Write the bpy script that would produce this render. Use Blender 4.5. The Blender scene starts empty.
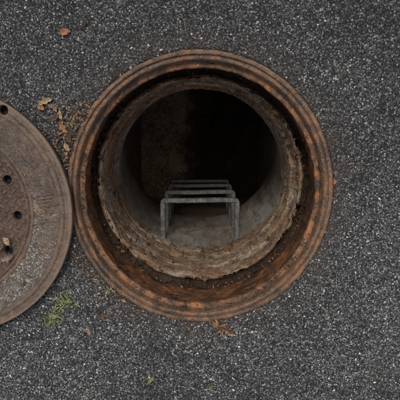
import bpy, math, random
import numpy as np
from mathutils import Vector, noise, Matrix
random.seed(7); rng=np.random.default_rng(7)
scene=bpy.context.scene
OV=1.03   # the old casting is slightly out of round
def n3(x,y,z): return noise.noise(Vector((x,y,z)))
# ---------------------------------------------------------------- helpers
def mesh_obj(name,verts,faces,mat=None,smooth=True,parent=None):
    me=bpy.data.meshes.new(name); me.from_pydata([tuple(v) for v in verts],[],[tuple(f) for f in faces]); me.update()
    if smooth: me.polygons.foreach_set('use_smooth',[True]*len(me.polygons))
    ob=bpy.data.objects.new(name,me); scene.collection.objects.link(ob)
    if mat: me.materials.append(mat)
    if parent: ob.parent=parent
    return ob
def grid_faces(nr,nt,flip=False):
    i,j=np.meshgrid(np.arange(nr-1),np.arange(nt),indexing='ij')
    a=i*nt+j; b=i*nt+(j+1)%nt; c=(i+1)*nt+(j+1)%nt; d=(i+1)*nt+j
    f=np.stack([a,b,c,d],-1).reshape(-1,4)
    return f[:,::-1] if flip else f
def empty(name,loc=(0,0,0)):
    e=bpy.data.objects.new(name,None); e.location=loc; scene.collection.objects.link(e); return e
class NT:
    def __init__(s,name):
        s.m=bpy.data.materials.new(name); s.m.use_nodes=True; s.t=s.m.node_tree; s.n=s.t.nodes; s.l=s.t.links
        s.b=s.n['Principled BSDF']; s.co=s.n.new('ShaderNodeTexCoord').outputs['Object']
    def link(s,a,b): s.l.new(a,b)
    def noise(s,scale,detail=6,rough=.6,vec=None,dist=0):
        q=s.n.new('ShaderNodeTexNoise'); q.inputs['Scale'].default_value=scale; q.inputs['Detail'].default_value=detail
        q.inputs['Roughness'].default_value=rough; q.inputs['Distortion'].default_value=dist; s.link(vec or s.co,q.inputs['Vector']); return q.outputs['Fac']
    def voro(s,scale,out='Distance',feature='F1',vec=None,rnd=1):
        q=s.n.new('ShaderNodeTexVoronoi'); q.feature=feature; q.inputs['Scale'].default_value=scale; q.inputs['Randomness'].default_value=rnd
        s.link(vec or s.co,q.inputs['Vector']); return q.outputs[out]
    def ramp(s,fac,stops,interp='LINEAR'):
        q=s.n.new('ShaderNodeValToRGB'); q.color_ramp.interpolation=interp
        e=q.color_ramp.elements
        while len(e)<len(stops): e.new(.5)
        for k,(p,c) in enumerate(stops):
            e[k].position=p; e[k].color=(c if isinstance(c,tuple) else (c,c,c))+(1,)
        s.link(fac,q.inputs['Fac']); return q.outputs['Color']
    def mrange(s,v,a,b,c=0,d=1):
        q=s.n.new('ShaderNodeMapRange'); s.link(v,q.inputs[0])
        for k,x in enumerate((a,b,c,d)): q.inputs[k+1].default_value=x
        return q.outputs[0]
    def mix(s,fac,a,b,mode='MIX'):
        q=s.n.new('ShaderNodeMix'); q.data_type='RGBA'; q.blend_type=mode
        for v,i in ((fac,0),(a,6),(b,7)):
            if isinstance(v,(int,float)): q.inputs[i].default_value=v if i==0 else (v,v,v,1)
            elif isinstance(v,tuple): q.inputs[i].default_value=v+(1,)
            else: s.link(v,q.inputs[i])
        return q.outputs[2]
    def math(s,op,a,b=0,c=0):
        q=s.n.new('ShaderNodeMath'); q.operation=op
        for k,v in enumerate((a,b,c)):
            if isinstance(v,(int,float)): q.inputs[k].default_value=v
            else: s.link(v,q.inputs[k])
        return q.outputs[0]
    def bump(s,h,strength=.5,dist=.002,prev=None):
        q=s.n.new('ShaderNodeBump'); q.inputs['Strength'].default_value=strength; q.inputs['Distance'].default_value=dist
        s.link(h,q.inputs['Height'])
        if prev: s.link(prev,q.inputs['Normal'])
        return q.outputs['Normal']
    def sep(s,vec=None):
        q=s.n.new('ShaderNodeSeparateXYZ'); s.link(vec or s.co,q.inputs[0]); return q.outputs
    def length(s):
        L=s.n.new('ShaderNodeVectorMath'); L.operation='LENGTH'; s.link(s.co,L.inputs[0]); return L.outputs['Value']
    def stretch(s,sc):
        mp=s.n.new('ShaderNodeMapping'); mp.inputs['Scale'].default_value=sc; s.link(s.co,mp.inputs[0]); return mp.outputs[0]
    def fin(s,col,rough=.8,normal=None,metal=0,spec=.4):
        if isinstance(col,tuple): s.b.inputs['Base Color'].default_value=col+(1,)
        else: s.link(col,s.b.inputs['Base Color'])
        if isinstance(rough,(int,float)): s.b.inputs['Roughness'].default_value=rough
        else: s.link(rough,s.b.inputs['Roughness'])
        s.b.inputs['Metallic'].default_value=metal; s.b.inputs['Specular IOR Level'].default_value=spec
        if normal: s.link(normal,s.b.inputs['Normal'])
        return s.m
# ---------------------------------------------------------------- materials
def m_asphalt():
    k=NT('asphalt')
    cell=k.voro(165,'Color'); d=k.voro(165,'Distance')
    cell2=k.voro(370,'Color'); d2=k.voro(370,'Distance')
    big=k.noise(2.2,5,.65); med=k.noise(22,4,.6)
    s1=k.sep(cell)[0]; s2=k.sep(cell2)[1]
    c1=k.ramp(s1,[(0,(.024,.024,.025)),(.45,(.056,.056,.057)),(.70,(.12,.119,.116)),(.88,(.23,.226,.215)),(1,(.48,.465,.43))])
    c2=k.ramp(s2,[(0,(.02,.02,.021)),(.5,(.062,.062,.063)),(.85,(.165,.162,.155)),(1,(.44,.425,.39))])
    sel=k.ramp(k.noise(90,3,.6),[(.42,0.0),(.58,1.0)])
    c=k.mix(sel,c1,c2)
    tar=k.ramp(d,[(.38,0.0),(.7,1.0)])
    c=k.mix(tar,c,(.02,.02,.0205))
    c=k.mix(1,c,k.ramp(big,[(.3,.72),(.7,1.25)]),'MULTIPLY')
    c=k.mix(1,c,k.ramp(med,[(.3,.7),(.7,1.25)]),'MULTIPLY')
    c=k.mix(1,c,k.mrange(k.sep()[1],.45,-.35,.85,1.1),'MULTIPLY')   # darker towards +Y
    near=k.ramp(k.length(),[(.43,1.0),(.52,0.0)])
    dm=k.math('MULTIPLY',near,k.ramp(k.noise(14,5,.7),[(.40,0.05),(.62,.75)]))
    c=k.mix(dm,c,(.06,.043,.031))
    h=k.math('ADD',k.math('SUBTRACT',1,d),k.math('MULTIPLY',k.math('SUBTRACT',1,d2),.5))
    h=k.math('ADD',h,k.math('MULTIPLY',s1,.6))
    nb=k.bump(h,1,.0045); nb=k.bump(k.noise(900,3,.6),.4,.001,nb)
    return k.fin(c,.85,nb,spec=.3)
def m_stone():
    k=NT('aggregate'); a=k.n.new('ShaderNodeAttribute'); a.attribute_name='col'
    c=k.mix(1,a.outputs['Color'],k.ramp(k.noise(400,3,.6),[(.3,.7),(.7,1.15)]),'MULTIPLY')
    c=k.mix(1,c,k.mrange(k.sep()[1],.45,-.35,.75,1.05),'MULTIPLY')
    return k.fin(c,.8,k.bump(k.noise(700,3,.6),.4,.001),spec=.3)
def m_rust(name,dark,mid,hot,dust,dustamt=.4,bs=.6,hotamt=.8):
    k=NT(name)
    n1=k.noise(6,8,.7,dist=.8); n2=k.noise(38,6,.75); n3_=k.noise(230,4,.7); n4=k.noise(13,7,.75,dist=1.2)
    c=k.mix(k.ramp(n1,[(.42,0.0),(.56,1.0)]),dark,mid)
    c=k.mix(k.math('MULTIPLY',k.ramp(n4,[(.47,0.0),(.60,1.0)]),hotamt),c,hot)
    c=k.mix(k.ramp(n2,[(.48,0.0),(.64,.9)]),c,dark)
    c=k.mix(k.math('MULTIPLY',k.ramp(n3_,[(.48,0.0),(.62,1.0)]),dustamt),c,dust)
    c=k.mix(k.math('MULTIPLY',k.ramp(k.voro(75,'Distance'),[(.0,1.0),(.25,0.0)]),.8),c,tuple(v*.5 for v in dark))
    h=k.math('ADD',k.math('MULTIPLY',n2,.6),k.math('MULTIPLY',n3_,.4))
    nb=k.bump(h,bs,.005); nb=k.bump(k.noise(700,3,.7),.5,.001,nb)
    return k.fin(c,k.ramp(n2,[(.3,.40),(.7,.78)]),nb,metal=.0,spec=.5)
def m_neck():
    k=NT('stained_mortar')
    v=k.stretch((1,1,1.3))
    n1=k.noise(9,8,.72,v,.9); n2=k.noise(26,8,.78,v,.8); n3_=k.noise(150,4,.7)
    c=k.ramp(n1,[(.34,(.10,.055,.032)),(.45,(.24,.155,.095)),(.54,(.36,.27,.185)),(.68,(.45,.385,.30))])
    c=k.mix(k.ramp(k.noise(4.5,6,.75,v,.8),[(.46,0.0),(.58,.75)]),c,(.27,.125,.052))
    c=k.mix(k.ramp(n2,[(.50,0.0),(.60,.88)]),c,(.06,.033,.02))
    c=k.mix(k.ramp(n3_,[(.5,0.0),(.7,.5)]),c,(.55,.46,.35))
    at=k.n.new('ShaderNodeAttribute'); at.attribute_name='joint_and_shade'
    c=k.mix(at.outputs['Fac'],c,(.026,.016,.010))
    nb=k.bump(n2,.85,.009); nb=k.bump(n3_,.7,.002,nb)
    return k.fin(c,.85,nb,spec=.3)
def m_conc():
    k=NT('shaft_concrete')
    z=k.sep()[2]; v=k.stretch((1,1,.16)); v2=k.stretch((1,1,.5))
    n1=k.noise(7,7,.7,v,.4); n2=k.noise(22,7,.75,v,.5); n3_=k.noise(190,4,.7); n4=k.noise(9,7,.75,v2,1)
    c=k.ramp(n1,[(.32,(.19,.155,.12)),(.47,(.34,.31,.265)),(.56,(.43,.405,.365)),(.7,(.54,.52,.485))])
    c=k.mix(k.ramp(n4,[(.48,0.0),(.62,.7)]),c,(.19,.125,.08))
    c=k.mix(k.ramp(n2,[(.50,0.0),(.62,.65)]),c,(.09,.068,.052))
    c=k.mix(k.ramp(n3_,[(.55,0.0),(.72,.45)]),c,(.07,.058,.05))
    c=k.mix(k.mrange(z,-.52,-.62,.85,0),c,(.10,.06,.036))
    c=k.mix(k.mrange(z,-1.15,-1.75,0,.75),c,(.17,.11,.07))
    nb=k.bump(n2,.5,.005); nb=k.bump(n3_,.5,.002,nb)
    return k.fin(c,k.ramp(n4,[(.4,.35),(.6,.75)]),nb,spec=.5)
def m_silt():
    k=NT('silt'); n=k.noise(9,7,.7); n2=k.noise(60,5,.75)
    c=k.ramp(n,[(.38,(.13,.085,.05)),(.6,(.40,.28,.18))])
    c=k.mix(k.ramp(n2,[(.5,0.0),(.62,.8)]),c,(.6,.47,.35))
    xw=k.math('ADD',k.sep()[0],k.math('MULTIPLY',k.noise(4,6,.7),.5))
    c=k.mix(k.mrange(xw,.08,.22,0,.93),c,(.03,.02,.013))    # shaft darkness painted into the silt colour towards +X
    return k.fin(c,.9,k.bump(n2,.8,.01))
def m_step():
    k=NT('step_plastic'); n=k.noise(60,5,.7); n2=k.noise(12,4,.6)
    c=k.ramp(n2,[(.35,(.035,.035,.036)),(.65,(.085,.084,.082))])
    c=k.mix(k.ramp(n,[(.48,0.0),(.62,.7)]),c,(.22,.20,.175))
    c=k.mix(k.mrange(k.sep()[2],-.95,-1.4,0,.8),c,(.025,.021,.018))  # lower steps coloured darker to imitate the fade into the shaft
    return k.fin(c,.4,k.bump(n,.4,.0015),spec=.6)
def m_leaf(name):
    k=NT(name); n=k.noise(90,6,.75); at=k.n.new('ShaderNodeAttribute'); at.attribute_name='col'
    c=k.mix(1,at.outputs['Color'],k.ramp(n,[(.35,.4),(.65,1.25)]),'MULTIPLY')
    return k.fin(c,.75,k.bump(n,.6,.0015),spec=.3)
M_as=m_asphalt(); M_st=m_stone()
M_fr=m_rust('rusted_iron',(.030,.018,.012),(.125,.068,.039),(.25,.105,.040),(.30,.22,.15),.34,.85,.65)
M_seat=m_rust('rusted_seat',(.022,.012,.008),(.13,.058,.026),(.32,.125,.040),(.20,.13,.08),.28,.9,.9)
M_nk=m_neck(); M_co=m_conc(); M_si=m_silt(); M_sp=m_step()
M_dk=m_rust('packed_dirt',(.012,.009,.007),(.03,.02,.013),(.06,.032,.018),(.08,.06,.04),.3,.8,.6)
M_lf=m_leaf('dry_leaf')
# ---------------------------------------------------------------- ground
radii=list(np.arange(.421,1.15,.006))+[1.2,1.3,1.5,1.8,2.4,3.5,6,12,30,80,200,400]
nt=900; V=[]
for ir,r in enumerate(radii):
    for j in range(nt):
        t=2*math.pi*j/nt; c,s=math.cos(t),math.sin(t)
        rr=r
        if ir==0: rr=r+.004*n3(c*14,s*14,3)+.003*n3(c*60,s*60,1)
        z=0
        if r<1.15:
            z=.004*n3(c*r*5,s*r*5,0)+.0018*n3(c*r*55,s*r*55,2)
            w=max(0,1-(r-.421)/.05); z=z*(1-w*.6)-.002*w
            if ir==0: z-=.012
        V.append((c*rr,s*rr*OV,z))
ground=mesh_obj('asphalt_road',V,grid_faces(len(radii),nt),M_as)
# ---------------------------------------------------------------- embedded aggregate / gravel
import bmesh
bm=bmesh.new(); bmesh.ops.create_icosphere(bm,subdivisions=1,radius=1)
iv=np.array([v.co[:] for v in bm.verts]); ifc=np.array([[v.index for v in f.verts] for f in bm.faces]); bm.free()
N=23000; PV=[];PF=[];PC=[]; cnt=0
while cnt<N:
    x=rng.uniform(-.85,.85); y=rng.uniform(-.85,.72)
    rr=math.hypot(x,y/OV)
    if rr<.424: continue
    dens_=.50+1.0*n3(x*3,y*3,5)+.5*n3(x*14,y*14,2)+(.3 if y<0 else -.15)
    if rng.random()>dens_: continue
    s=.0009+.0030*rng.random()**3
    sc=np.array([s*rng.uniform(.8,1.7),s*rng.uniform(.7,1.1),s*.55])
    v=iv*sc*rng.uniform(.6,1.3,(len(iv),1)); a=rng.uniform(0,6.28); ca,sa=math.cos(a),math.sin(a)
    v=np.stack([v[:,0]*ca-v[:,1]*sa+x,v[:,0]*sa+v[:,1]*ca+y,v[:,2]+.0008],-1)
    v[:,2]+=.004*n3(x*5,y/OV*5,0)
    g=rng.choice([.05,.09,.17,.29,.48],p=[.22,.28,.26,.16,.08])*rng.uniform(.8,1.15); w=rng.uniform(-.03,.08)
    PF.append(ifc+cnt*len(iv)); PV.append(v); PC.append(np.tile([g*(1+w),g,g*(1-w),1],(len(iv),1))); cnt+=1
PV=np.concatenate(PV);PF=np.concatenate(PF);PC=np.concatenate(PC)
gr=mesh_obj('gravel',PV.tolist(),PF.tolist(),M_st,smooth=False)
at=gr.data.color_attributes.new('col','FLOAT_COLOR','POINT'); at.data.foreach_set('color',PC.astype(np.float32).ravel())
# ---------------------------------------------------------------- manhole
man=empty('open_manhole')
def lathe(name,prof,mat,nt=360,amp=.001,fr=12,parent=man,smooth=True):
    V=[]
    for k,(r,z) in enumerate(prof):
        for j in range(nt):
            t=2*math.pi*j/nt; c,s=math.cos(t),math.sin(t)
            a=amp*(n3(c*fr,s*fr,z*40+k*.3)+.6*n3(c*fr*4,s*fr*4,z*60))
            V.append(((r+a)*c,(r+a)*s*OV,z+a*.5))
    return mesh_obj(name,V,grid_faces(len(prof),nt),mat,smooth,parent)
def dens(prof,step=.004):
    o=[]
    for (a,b),(c,d) in zip(prof[:-1],prof[1:]):
        n=max(1,int(math.hypot(c-a,d-b)/step))
        for i in range(n): o.append((a+(c-a)*i/n,b+(d-b)*i/n))
    o.append(prof[-1]); return o
fr=[(.424,-.06),(.424,-.004),(.4215,.000),(.413,.001),(.410,-.001),(.4085,-.008),(.4060,-.008),(.4040,-.001),(.397,.0005),(.394,-.002),(.3915,-.010),(.3895,-.030),(.388,-.0335)]
lathe('frame_rim',dens(fr,.003),M_fr,900,.0016)
seat=[(.3885,-.0330),(.3765,-.0345),(.374,-.037),(.373,-.048),(.376,-.055),(.389,-.09),(.396,-.19),(.396,-.29)]
lathe('frame_seat',dens(seat,.004),M_seat,900,.0026,9)
# neck: stacked, offset grade rings with flaking mortar, set a little off centre
nt,nz=1200,190; V=[]; J=[]
for i in range(nz):
    for j in range(nt):
        t=2*math.pi*j/nt; c,s=math.cos(t),math.sin(t)
        jf=0; ex=0
        if i<30:
            f=i/29
            if f<.45: 
                r=.402-.026*(f/.45); z=-.255+.022*n3(c*9,s*9,f*2)+.010*n3(c*30,s*30,f*6); jf=.9; ex=.45-f  # shade of the gap behind the rings painted in with the joint mask
            else:
                g=(f-.45)/.55; a=g*math.pi/2
                r=.376-.022*(1-math.cos(a)); z=-.258+.060*math.sin(a)
                r+=.005*n3(c*5,s*5,.0)+.003*n3(c*20,s*20,.5); z+=.008*g*n3(c*8,s*8,3)+.003*g*n3(c*30,s*30,9)
                jf=max(0,.85-g*1.2)
        else:
            f=(i-30)/(nz-31); z=-.200-(.375-.075*s)*f
            zz=(-z-.2)+.006*n3(c*2.5,s*2.5,1)+.003*n3(c*12,s*12,4)
            L=zz/.092; li=math.floor(L); lf=L-li
            step=[.000,-.008,.006,-.003,.003,-.004,0][min(6,max(0,li))]
            sh=[(.004,.002),(-.007,.003),(.007,-.004),(-.005,-.004),(.003,.004),(0,0),(0,0)][min(6,max(0,li))]
            nb_=8+(li*5)%4; ph=(t/(2*math.pi))*nb_+li*.37; cellk=math.floor(ph); pf=ph-cellk
            h=(math.sin(li*91.7+cellk*37.3)*43758.5)%1.0
            r=.350+step+sh[0]*c+sh[1]*s+.005*(h-.5)+f*(.018*c*c-.002)
            r+=.004*n3(c*5,s*5,li*5.3)+.004*n3(c*14,s*14,z*14)+.002*n3(c*45,s*45,z*50)
            pl=n3(c*5+li,s*5,z*7); pq=(pl*7)-math.floor(pl*7); r+=.004*(pq**.5)*(1 if pl>0 else .35)
            e=min(lf,1-lf); jw=.06+.05*n3(c*12,s*12,li)
            q=max(0,1-e/max(.02,jw))*(1 if n3(c*7,s*7,li*3+.5)>-.12 else .25)
            q2=max(0,1-min(pf,1-pf)/.012)*(.7 if h>.5 else .0)
            chip=max(0,n3(c*11,s*11,z*20+5)-.30); 
            r+=.010*max(q,q2)+.03*chip; jf=max(q*.85,q2*.85,min(.7,chip*4))
            if f<.06: r+=.003*(1-f/.06)
        V.append((r*c,r*s*(1.0+.03*min(1,ex*4))+.010,z)); J.append(min(1,jf))
for j in range(nt):
    x,y,z=V[(nz-1)*nt+j]; q=math.hypot(x,y-.010); V.append((x*(.395/q),(y-.010)*(.395/q)+.010,z-.004)); J.append(.8)
nk=mesh_obj('grade_rings',V,grid_faces(nz+1,nt),M_nk,True,man)
at=nk.data.attributes.new('joint_and_shade','FLOAT','POINT'); at.data.foreach_set('value',np.array(J,dtype=np.float32))
# eccentric cone opening into a squarish base chamber
V=[];nt=480
prof=[(.390,0,-.47),(.380,0,-.50),(.372,0,-.56)]
for i in range(50):
    f=i/49; z=-.58-1.02*f; e=max(0,f-.10)/.90
    prof.append((.366+.104*e,.114*e,z))
for i in range(50):
    f=(i+1)/50; prof.append((.470,.114,-1.60-1.15*f))
for (r,cy,z) in prof:
    for j in range(nt):
        t=2*math.pi*j/nt; c,s=math.cos(t),math.sin(t)
        rr=r+.003*n3(c*4,s*4,z*4)+.0015*n3(c*20,s*20,z*15)
        if z<-1.60:
            b=min(1,(-1.60-z)/.03); k_=(abs(c)**9+abs(s)**9)**(-1/9); rr*=1+(k_-1)*b
        else: rr-=.0*z
        V.append((rr*c,(rr*s)*OV+cy-(.010 if z>-1.6 else .010),z))
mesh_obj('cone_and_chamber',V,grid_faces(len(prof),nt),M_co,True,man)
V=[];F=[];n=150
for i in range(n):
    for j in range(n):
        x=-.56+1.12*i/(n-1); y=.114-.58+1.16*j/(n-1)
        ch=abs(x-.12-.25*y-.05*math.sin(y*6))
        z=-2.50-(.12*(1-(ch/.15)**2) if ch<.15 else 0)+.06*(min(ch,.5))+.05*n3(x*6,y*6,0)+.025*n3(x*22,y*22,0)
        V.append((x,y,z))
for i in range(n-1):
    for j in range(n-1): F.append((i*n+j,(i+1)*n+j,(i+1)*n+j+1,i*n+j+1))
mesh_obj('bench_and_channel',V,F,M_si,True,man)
lathe('soil_collar',dens([(.424,-.055),(.424,-.30),(.385,-.30)],.03),M_dk,180)
# ---------------------------------------------------------------- steps
def tube_step(parent,yw,z,w=.362,proj=.212):
    pts=[(-w/2,-.05),(-w/2,proj*.5),(-w/2,proj-.012),(-w/2+.004,proj-.003),(-w/2+.013,proj),(0,proj),(w/2-.013,proj),(w/2-.004,proj-.003),(w/2,proj-.012),(w/2,proj*.5),(w/2,-.05)]
    P=[]
    for a,b in zip(pts[:-1],pts[1:]):
        n=6
        for i in range(n): P.append((a[0]+(b[0]-a[0])*i/n,a[1]+(b[1]-a[1])*i/n))
    P.append(pts[-1])
    V=[];sec=[(-1,-.7),(-.7,-1),(.7,-1),(1,-.7),(1,.7),(.7,1),(-.7,1),(-1,.7)]
    m=len(sec); F=[]
    for i,(x,y) in enumerate(P):
        a=P[max(0,i-1)]; b=P[min(len(P)-1,i+1)]; d=Vector((b[0]-a[0],b[1]-a[1])).normalized(); nn=Vector((-d.y,d.x))
        hw=.012; hh=.0125
        if y>proj-.003 and abs(x)<w/2-.03: hh+=.0018*(1 if (i%2) else -.3)
        sag=.003*n3(x*6,y*6,z)
        for (u,v) in sec: V.append((x+nn.x*u*hw,yw+y+nn.y*u*hw+sag,z+v*hh))
        if i: 
            for q in range(m):
                F.append(((i-1)*m+q,(i-1)*m+(q+1)%m,i*m+(q+1)%m,i*m+q))
    F.append(tuple(range(m))); F.append(tuple(reversed(range((len(P)-1)*m,len(P)*m))))
    mesh_obj('step',V,F,M_sp,False,parent)
lad=empty('manhole_steps')
for i in range(4):
    z=-.84-.29*i
    tube_step(lad,-.366+.002*((i*7)%3),z)
# ---------------------------------------------------------------- cover
cov=empty('manhole_cover',(-.790,-.064,.012))
R=.393; nr,nt=240,1400
rs=np.concatenate([np.linspace(.0005,R-.004,nr-12),R-.004+np.linspace(.0004,.004,12)])
T=np.linspace(0,2*np.pi,nt,endpoint=False)
RR,TT=np.meshgrid(rs,T,indexing='ij'); X=RR*np.cos(TT); Y=RR*np.sin(TT)
def sm(x,a,b):
    t=np.clip((x-a)/(b-a),0,1); return t*t*(3-2*t)
Z=np.full_like(RR,.036)
Z-=.0035*(sm(RR,.272,.275)*(1-sm(RR,.353,.356)))
Z-=.0045*np.exp(-((RR-.262)/.0025)**2)
Z-=.003*np.exp(-((RR-.369)/.0022)**2)
a=math.radians(38); Xr=X*math.cos(a)-Y*math.sin(a); Yr=X*math.sin(a)+Y*math.cos(a)
p=.0195; ix=np.floor(Xr/p); iy=np.floor(Yr/p); fx=Xr/p-ix-.5; fy=Yr/p-iy-.5
par=(ix+iy)%2
lx=np.where(par==0,fx,fy); ly=np.where(par==0,fy,fx)
lug=(1-sm(np.abs(lx),.36,.44))*(1-sm(np.abs(ly),.14,.22))
inner=1-sm(RR,.250,.254)
hole=np.zeros_like(RR)
for (rad_,cnt_,ph_) in [(.222,12,-2),(.135,6,12)]:
    for q in range(cnt_):
        an=math.radians(ph_+360/cnt_*q); hx,hy=rad_*math.cos(an),rad_*math.sin(an)
        d=np.hypot(X-hx,Y-hy); hole=np.maximum(hole,1-sm(d,.0125,.0140)); inner*=sm(d,.018,.020)
Z-=.003*(1-sm(RR,.250,.254)); Z+=.0032*lug*inner
def stroke(x0,y0,x1,y1,w=.0026,h=.0042):
    global Z
    dx,dy=x1-x0,y1-y0; L=dx*dx+dy*dy
    t=np.clip(((X-x0)*dx+(Y-y0)*dy)/L,0,1); d=np.hypot(X-x0-t*dx,Y-y0-t*dy)
    Z=np.maximum(Z,.0325+h*(1-sm(d,w*.7,w*1.25))*(1+.15*np.sin(X*900)))
def glyph(an,segs):
    ur=(math.cos(an),math.sin(an)); ut=(-math.sin(an),math.cos(an))
    for (a0,b0,a1,b1) in segs:
        q=lambda a_,b_:((.292+.044*a_)*ur[0]+.013*b_*ut[0],(.292+.044*a_)*ur[1]+.013*b_*ut[1])
        stroke(*q(a0,b0),*q(a1,b1))
glyph(math.radians(8.5),[(0,-.8,1,-.8),(0,0,1,0),(0,.8,1,.8)])
glyph(math.radians(2.2),[(0,-.8,1,-.8),(1,-.8,0,.8),(0,.8,1,.8)])
glyph(math.radians(-4.0),[(0,-.8,1,-.0),(1,-.0,0,.8),(.35,-.5,.35,.5)])
an=math.radians(58); d=np.hypot(X-.372*math.cos(an),Y-.372*math.sin(an)); hole=np.maximum(hole,1-sm(d,.012,.015))
Z+=np.array([n3(x*30,y*30,0)*.0009+n3(x*110,y*110,3)*.0008 for x,y in zip(X.ravel(),Y.ravel())]).reshape(X.shape)
Z-=.034*hole
e=np.clip((RR-(R-.004))/.004,0,1); Z-=.004*(1-np.sqrt(np.clip(1-e*e,0,1)))
verts=np.stack([X,Y,Z],-1).reshape(-1,3)
verts=np.concatenate([verts,np.stack([R*np.cos(T),R*np.sin(T),np.full(nt,.012)],-1),np.stack([(R-.012)*np.cos(T),(R-.012)*np.sin(T),np.full(nt,0.)],-1),np.stack([.001*np.cos(T),.001*np.sin(T),np.full(nt,0.)],-1)])
k=NT('cover_top')
rad=k.length(); z=k.sep()[2]; yy=k.sep()[1]
n1=k.noise(7,8,.7,dist=.8); n2=k.noise(45,6,.75); n3_=k.noise(260,4,.7)
iron=k.ramp(n1,[(.35,(.036,.023,.016)),(.5,(.085,.053,.035)),(.65,(.16,.088,.048))])
iron=k.mix(k.ramp(n2,[(.45,0.0),(.62,.88)]),iron,(.024,.015,.011))
iron=k.mix(k.ramp(n3_,[(.5,0.0),(.64,.45)]),iron,(.27,.20,.145))
cen=k.ramp(rad,[(.262,1.0),(.266,0.0)])
iron=k.mix(k.math('MULTIPLY',cen,.55),iron,(.045,.022,.013))
wear=k.math('MULTIPLY',k.mrange(z,.0346,.0362),k.ramp(k.noise(30,5,.7),[(.35,.1),(.6,.5)]))
iron=k.mix(wear,iron,(.17,.118,.082))
edge=k.math('MULTIPLY',k.ramp(rad,[(.384,0.0),(.389,1.0)]),k.ramp(n2,[(.4,.1),(.6,.6)]))
iron=k.mix(edge,iron,(.24,.17,.12))
vc=k.sep(k.voro(230,'Color'))[0]; vc2=k.sep(k.voro(420,'Color'))[0]
gm=k.math('MULTIPLY_ADD',vc2,.5,k.math('MULTIPLY',vc,.5))
grit=k.ramp(gm,[(.15,(.025,.021,.017)),(.45,(.062,.052,.042)),(.68,(.135,.115,.095)),(.9,(.40,.365,.31))])
band=k.math('MULTIPLY',k.ramp(rad,[(.272,0.0),(.276,1.0)]),k.ramp(rad,[(.350,1.0),(.356,0.0)]))
loc=k.math('ADD',k.noise(6,7,.75),k.mrange(yy,.16,-.22,-.11,.12))
band=k.math('MULTIPLY',band,k.ramp(loc,[(.46,.08),(.66,.9)]))
band=k.math('MULTIPLY',band,k.mrange(z,.0352,.0342))
c=k.mix(band,iron,grit)
c=k.mix(k.mrange(z,.024,.016),c,(.008,.006,.005))  # low parts painted near black as the darkness inside the holes
M_ct=k.fin(c,k.ramp(n2,[(.3,.42),(.7,.8)]),k.bump(k.mix(band,n3_,vc),.9,.003),spec=.5)
mesh_obj('cover_plate',verts.tolist(),grid_faces(nr+3,nt).tolist(),M_ct,True,cov)
# ---------------------------------------------------------------- leaves, weeds
LV=[];LF=[];LC=[]
def leaf(x,y,z,L,W,rot,col,curl=.3,tilt=.2,lobes=0,roll=0):
    base=len(LV); n=14
    M=Matrix.Translation((x,y,z))@Matrix.Rotation(rot,4,'Z')@Matrix.Rotation(tilt,4,'Y')@Matrix.Rotation(roll,4,'X')
    cv=random.uniform(-.35,.35)*L; tw=random.uniform(-.5,.5)
    for i in range(n+1):
        f=i/n; u=(f-.5)*L
        w=W*.5*(math.sin(math.pi*min(1,f*.97+.02))**.8)
        if lobes: w*=(.4+.6*abs(math.sin(f*math.pi*lobes)))
        w1=w*random.uniform(.75,1.15); w2=w*random.uniform(.75,1.15)
        for sgn in (-1,-.5,0,.5,1):
            ww=w1 if sgn<0 else w2
            zz=abs(sgn)*ww*curl*1.6+sgn*ww*tw*(f-.5)*2+curl*L*.8*(f-.5)**2+random.uniform(-.05,.05)*W
            LV.append(M@Vector((u,sgn*ww+cv*(f-.5)**2*2,zz))); s_=random.uniform(.7,1.15)*(.7 if sgn==0 else 1)
            LC.append((col[0]*s_,col[1]*s_,col[2]*s_,1))
    for i in range(n):
        for q in range(4):
            a=base+i*5+q; LF.append((a,a+5,a+6,a+1))
    b=len(LV)
    for i in range(3):
        for dy in (-.0005,.0005):
            LV.append(M@Vector((-L*.5-i*L*.14,dy+cv*.5+i*i*.0006,.0004+i*.0006))); LC.append((col[0]*.6,col[1]*.6,col[2]*.6,1))
    for i in range(2): LF.append((b+i*2,b+i*2+1,b+i*2+3,b+i*2+2))
OR=(.36,.16,.07);TAN=(.38,.26,.15);BR=(.12,.07,.043);DK=(.045,.03,.022);PK=(.26,.17,.12)
leaf(-.41,.486,.006,.036,.020,.2,OR,.35); leaf(-.35,.507,.006,.022,.012,1.0,DK,.4)
leaf(-.362,.500,.004,.014,.007,2.5,DK,.3)
leaf(-.478,.280,.008,.046,.026,.4,TAN,.35,.1,3); leaf(-.492,.262,.007,.030,.018,2.1,OR,.4)
leaf(-.452,.262,.01,.036,.018,-.7,PK,.4,.25,2); leaf(-.425,.20,.012,.042,.024,-1.1,OR,.45,.2,3)
leaf(-.408,.168,.012,.034,.018,-1.5,BR,.5); leaf(-.446,.232,.01,.030,.017,.9,BR,.45)
leaf(-.43,.236,.014,.034,.014,1.9,TAN,.5,.35,2); leaf(-.415,.14,.012,.03,.016,-1.2,TAN,.4)
for i in range(280):
    a=math.radians(random.uniform(143,173)); r=.422+abs(random.gauss(0,.04))
    x,y=r*math.cos(a),r*math.sin(a)*OV
    leaf(x+random.gauss(0,.006),y+random.gauss(0,.008),.003+random.uniform(0,.008),random.uniform(.003,.015),random.uniform(.002,.007),random.uniform(0,6.3),random.choice([OR,TAN,TAN,BR,BR,DK,DK,PK]),.5,random.uniform(-.4,.4))
for i in range(260):
    a=math.radians(random.uniform(196,245)); r=.424+abs(random.gauss(0,.035))
    leaf(r*math.cos(a),r*math.sin(a)*OV,.004,random.uniform(.003,.012),random.uniform(.0015,.005),random.uniform(0,6.3),random.choice([TAN,BR,BR,DK,DK,PK]),.5,random.uniform(-.4,.4))
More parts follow.
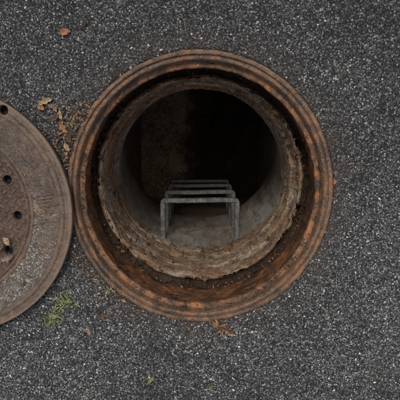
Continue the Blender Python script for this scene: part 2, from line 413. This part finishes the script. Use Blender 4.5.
for i in range(200):
    a=math.radians(random.uniform(0,360)); r=.421+abs(random.gauss(0,.010))
    leaf(r*math.cos(a),r*math.sin(a)*OV,.002,random.uniform(.002,.008),random.uniform(.0015,.004),random.uniform(0,6.3),random.choice([BR,DK,DK,PK]),.5,random.uniform(-.4,.4))
for (dx,dy,L,W,ro,c_) in [(-.012,.002,.038,.018,-.9,TAN),(.008,-.008,.034,.015,-.4,BR),(.026,-.018,.040,.015,-.6,OR),(.0,-.018,.026,.013,.8,PK),(.042,-.028,.030,.012,-.2,TAN),(-.004,.010,.028,.014,1.8,OR),(.015,.004,.03,.012,.3,OR),(-.018,-.01,.022,.01,2.2,BR),(.03,-.006,.022,.008,1.2,BR),(.01,-.026,.02,.007,-1.5,TAN)]:
    leaf(.062+dx,-.444+dy,.012,L,W,ro,c_,.6,.2,3,random.uniform(-.4,.4))
leaf(-.318,-.41,.008,.034,.020,.3,BR,.35,.2,3); leaf(-.332,-.397,.008,.020,.01,1.5,DK,.4)
leaf(-.366,-.466,.008,.026,.013,1.9,PK,.35); leaf(-.25,-.36,.006,.02,.009,-.6,TAN,.4)
leaf(-.168,-.64,.006,.024,.012,.9,(.26,.24,.07),.3); leaf(.034,-.667,.006,.016,.009,1.7,(.16,.2,.06),.3)
leaf(.425,.03,.006,.02,.010,1.6,OR,.4); leaf(.30,.31,.006,.014,.008,.6,BR,.4)
for i in range(120):
    x,y=random.uniform(-.62,.65),random.uniform(-.8,.65)
    if math.hypot(x,y/OV)<.43: continue
    leaf(x,y,.004,random.uniform(.003,.007),random.uniform(.0012,.003),random.uniform(0,6.3),random.choice([TAN,BR,BR,DK]),.4)
leaf(-.603,-.205,.058,.040,.024,.3,PK,.4,.1,3); leaf(-.600,-.150,.056,.030,.02,2.2,TAN,.4,.1); leaf(-.622,-.17,.055,.03,.015,1.0,BR,.4)
leaf(-.56,-.29,.053,.02,.008,1.0,BR,.4)
for i in range(80):
    a=random.uniform(-1.4,1.4); r=random.uniform(.1,.36)
    leaf(-.79+r*math.cos(a),-.064+r*math.sin(a),.051,random.uniform(.003,.009),random.uniform(.0015,.004),random.uniform(0,6.3),random.choice([TAN,BR,DK,DK]),.4)
for i in range(320):
    a=math.radians(random.choice([random.gauss(-50,25),random.gauss(185,35),random.uniform(0,360)]))
    if random.random()<.3: r,z=random.uniform(.378,.387),-.032
    else: r,z=random.uniform(.376,.394),-.243
    leaf(r*math.cos(a),r*math.sin(a)*OV,z,random.uniform(.004,.013),random.uniform(.002,.006),random.uniform(0,6.3),random.choice([TAN,BR,BR,DK,DK]),.4,random.uniform(-.3,.3))
lv=mesh_obj('dry_leaves',LV,LF,M_lf,True)
at=lv.data.color_attributes.new('col','FLOAT_COLOR','POINT'); at.data.foreach_set('color',np.array(LC,dtype=np.float32).ravel())
LV=[];LF=[];LC=[]
def blade(x,y,z,L,rot,col,w=.0016,rise=.5):
    b=len(LV); n=7; bend=random.uniform(-.9,.9)
    for i in range(n+1):
        f=i/n; a=rot+bend*f; px=x+math.cos(a)*L*f; py=y+math.sin(a)*L*f; pz=z+L*rise*math.sin(f*2.4)*.6
        ww=w*(1-f**2)+.0001
        for s_ in (-1,1):
            LV.append((px-math.sin(a)*ww*s_,py+math.cos(a)*ww*s_,pz)); v=random.uniform(.85,1.15); LC.append((col[0]*v,col[1]*v,col[2]*v,1))
    for i in range(n): LF.append((b+2*i,b+2*i+1,b+2*i+3,b+2*i+2))
G1=(.15,.20,.05);G2=(.27,.31,.11);G3=(.09,.13,.04);G4=(.30,.25,.13)
for (cx,cy,n,L) in [(-.443,-.361,26,.028),(-.478,-.415,22,.030),(-.455,-.39,14,.024),(-.49,-.43,12,.022),(-.425,-.372,14,.02),(-.46,-.345,8,.02),(-.305,-.325,14,.022),(-.165,-.642,6,.012),(.036,-.667,5,.010),(-.40,.215,8,.02)]:
    zz=.002 if math.hypot(cx,cy)>.424 else -.001
    for i in range(n):
        blade(cx+random.gauss(0,.010),cy+random.gauss(0,.009),zz,L*random.uniform(.3,1.1),random.uniform(0,6.3),random.choice([G1,G2,G3,G4]),random.uniform(.0008,.002),random.uniform(.3,.8))
gv=mesh_obj('grass_tuft',LV,LF,M_lf,True)
at=gv.data.color_attributes.new('col','FLOAT_COLOR','POINT'); at.data.foreach_set('color',np.array(LC,dtype=np.float32).ravel())
# ---------------------------------------------------------------- light
EL=math.radians(66); AZ=math.radians(-16)
w=bpy.data.worlds.new('World'); scene.world=w; w.use_nodes=True
sk=w.node_tree.nodes.new('ShaderNodeTexSky'); sk.sky_type='NISHITA'; sk.sun_disc=False; sk.sun_elevation=EL; sk.sun_rotation=AZ
sk.dust_density=4; sk.air_density=1
hs=w.node_tree.nodes.new('ShaderNodeHueSaturation'); hs.inputs['Saturation'].default_value=.38
bg=w.node_tree.nodes['Background']; bg.inputs['Strength'].default_value=.15
w.node_tree.links.new(sk.outputs[0],hs.inputs['Color']); w.node_tree.links.new(hs.outputs[0],bg.inputs[0])
sl=bpy.data.lights.new('sun','SUN'); sl.energy=1.5; sl.angle=math.radians(12); sl.color=(1,.95,.87)
so=bpy.data.objects.new('sun',sl); scene.collection.objects.link(so)
d=Vector((math.sin(AZ)*math.cos(EL),math.cos(AZ)*math.cos(EL),math.sin(EL))); so.rotation_euler=d.to_track_quat('Z','Y').to_euler()
# ---------------------------------------------------------------- camera
cam=bpy.data.cameras.new('camera'); cam.lens=45.7; cam.sensor_width=36; cam.clip_end=1000; cam.clip_start=.05
co=bpy.data.objects.new('camera',cam); co.location=(0,.207,1.6); co.rotation_euler=(math.radians(-8.4),0,0)
scene.collection.objects.link(co); scene.camera=co
scene.view_settings.view_transform='Standard'; scene.view_settings.look='None'; scene.view_settings.exposure=0
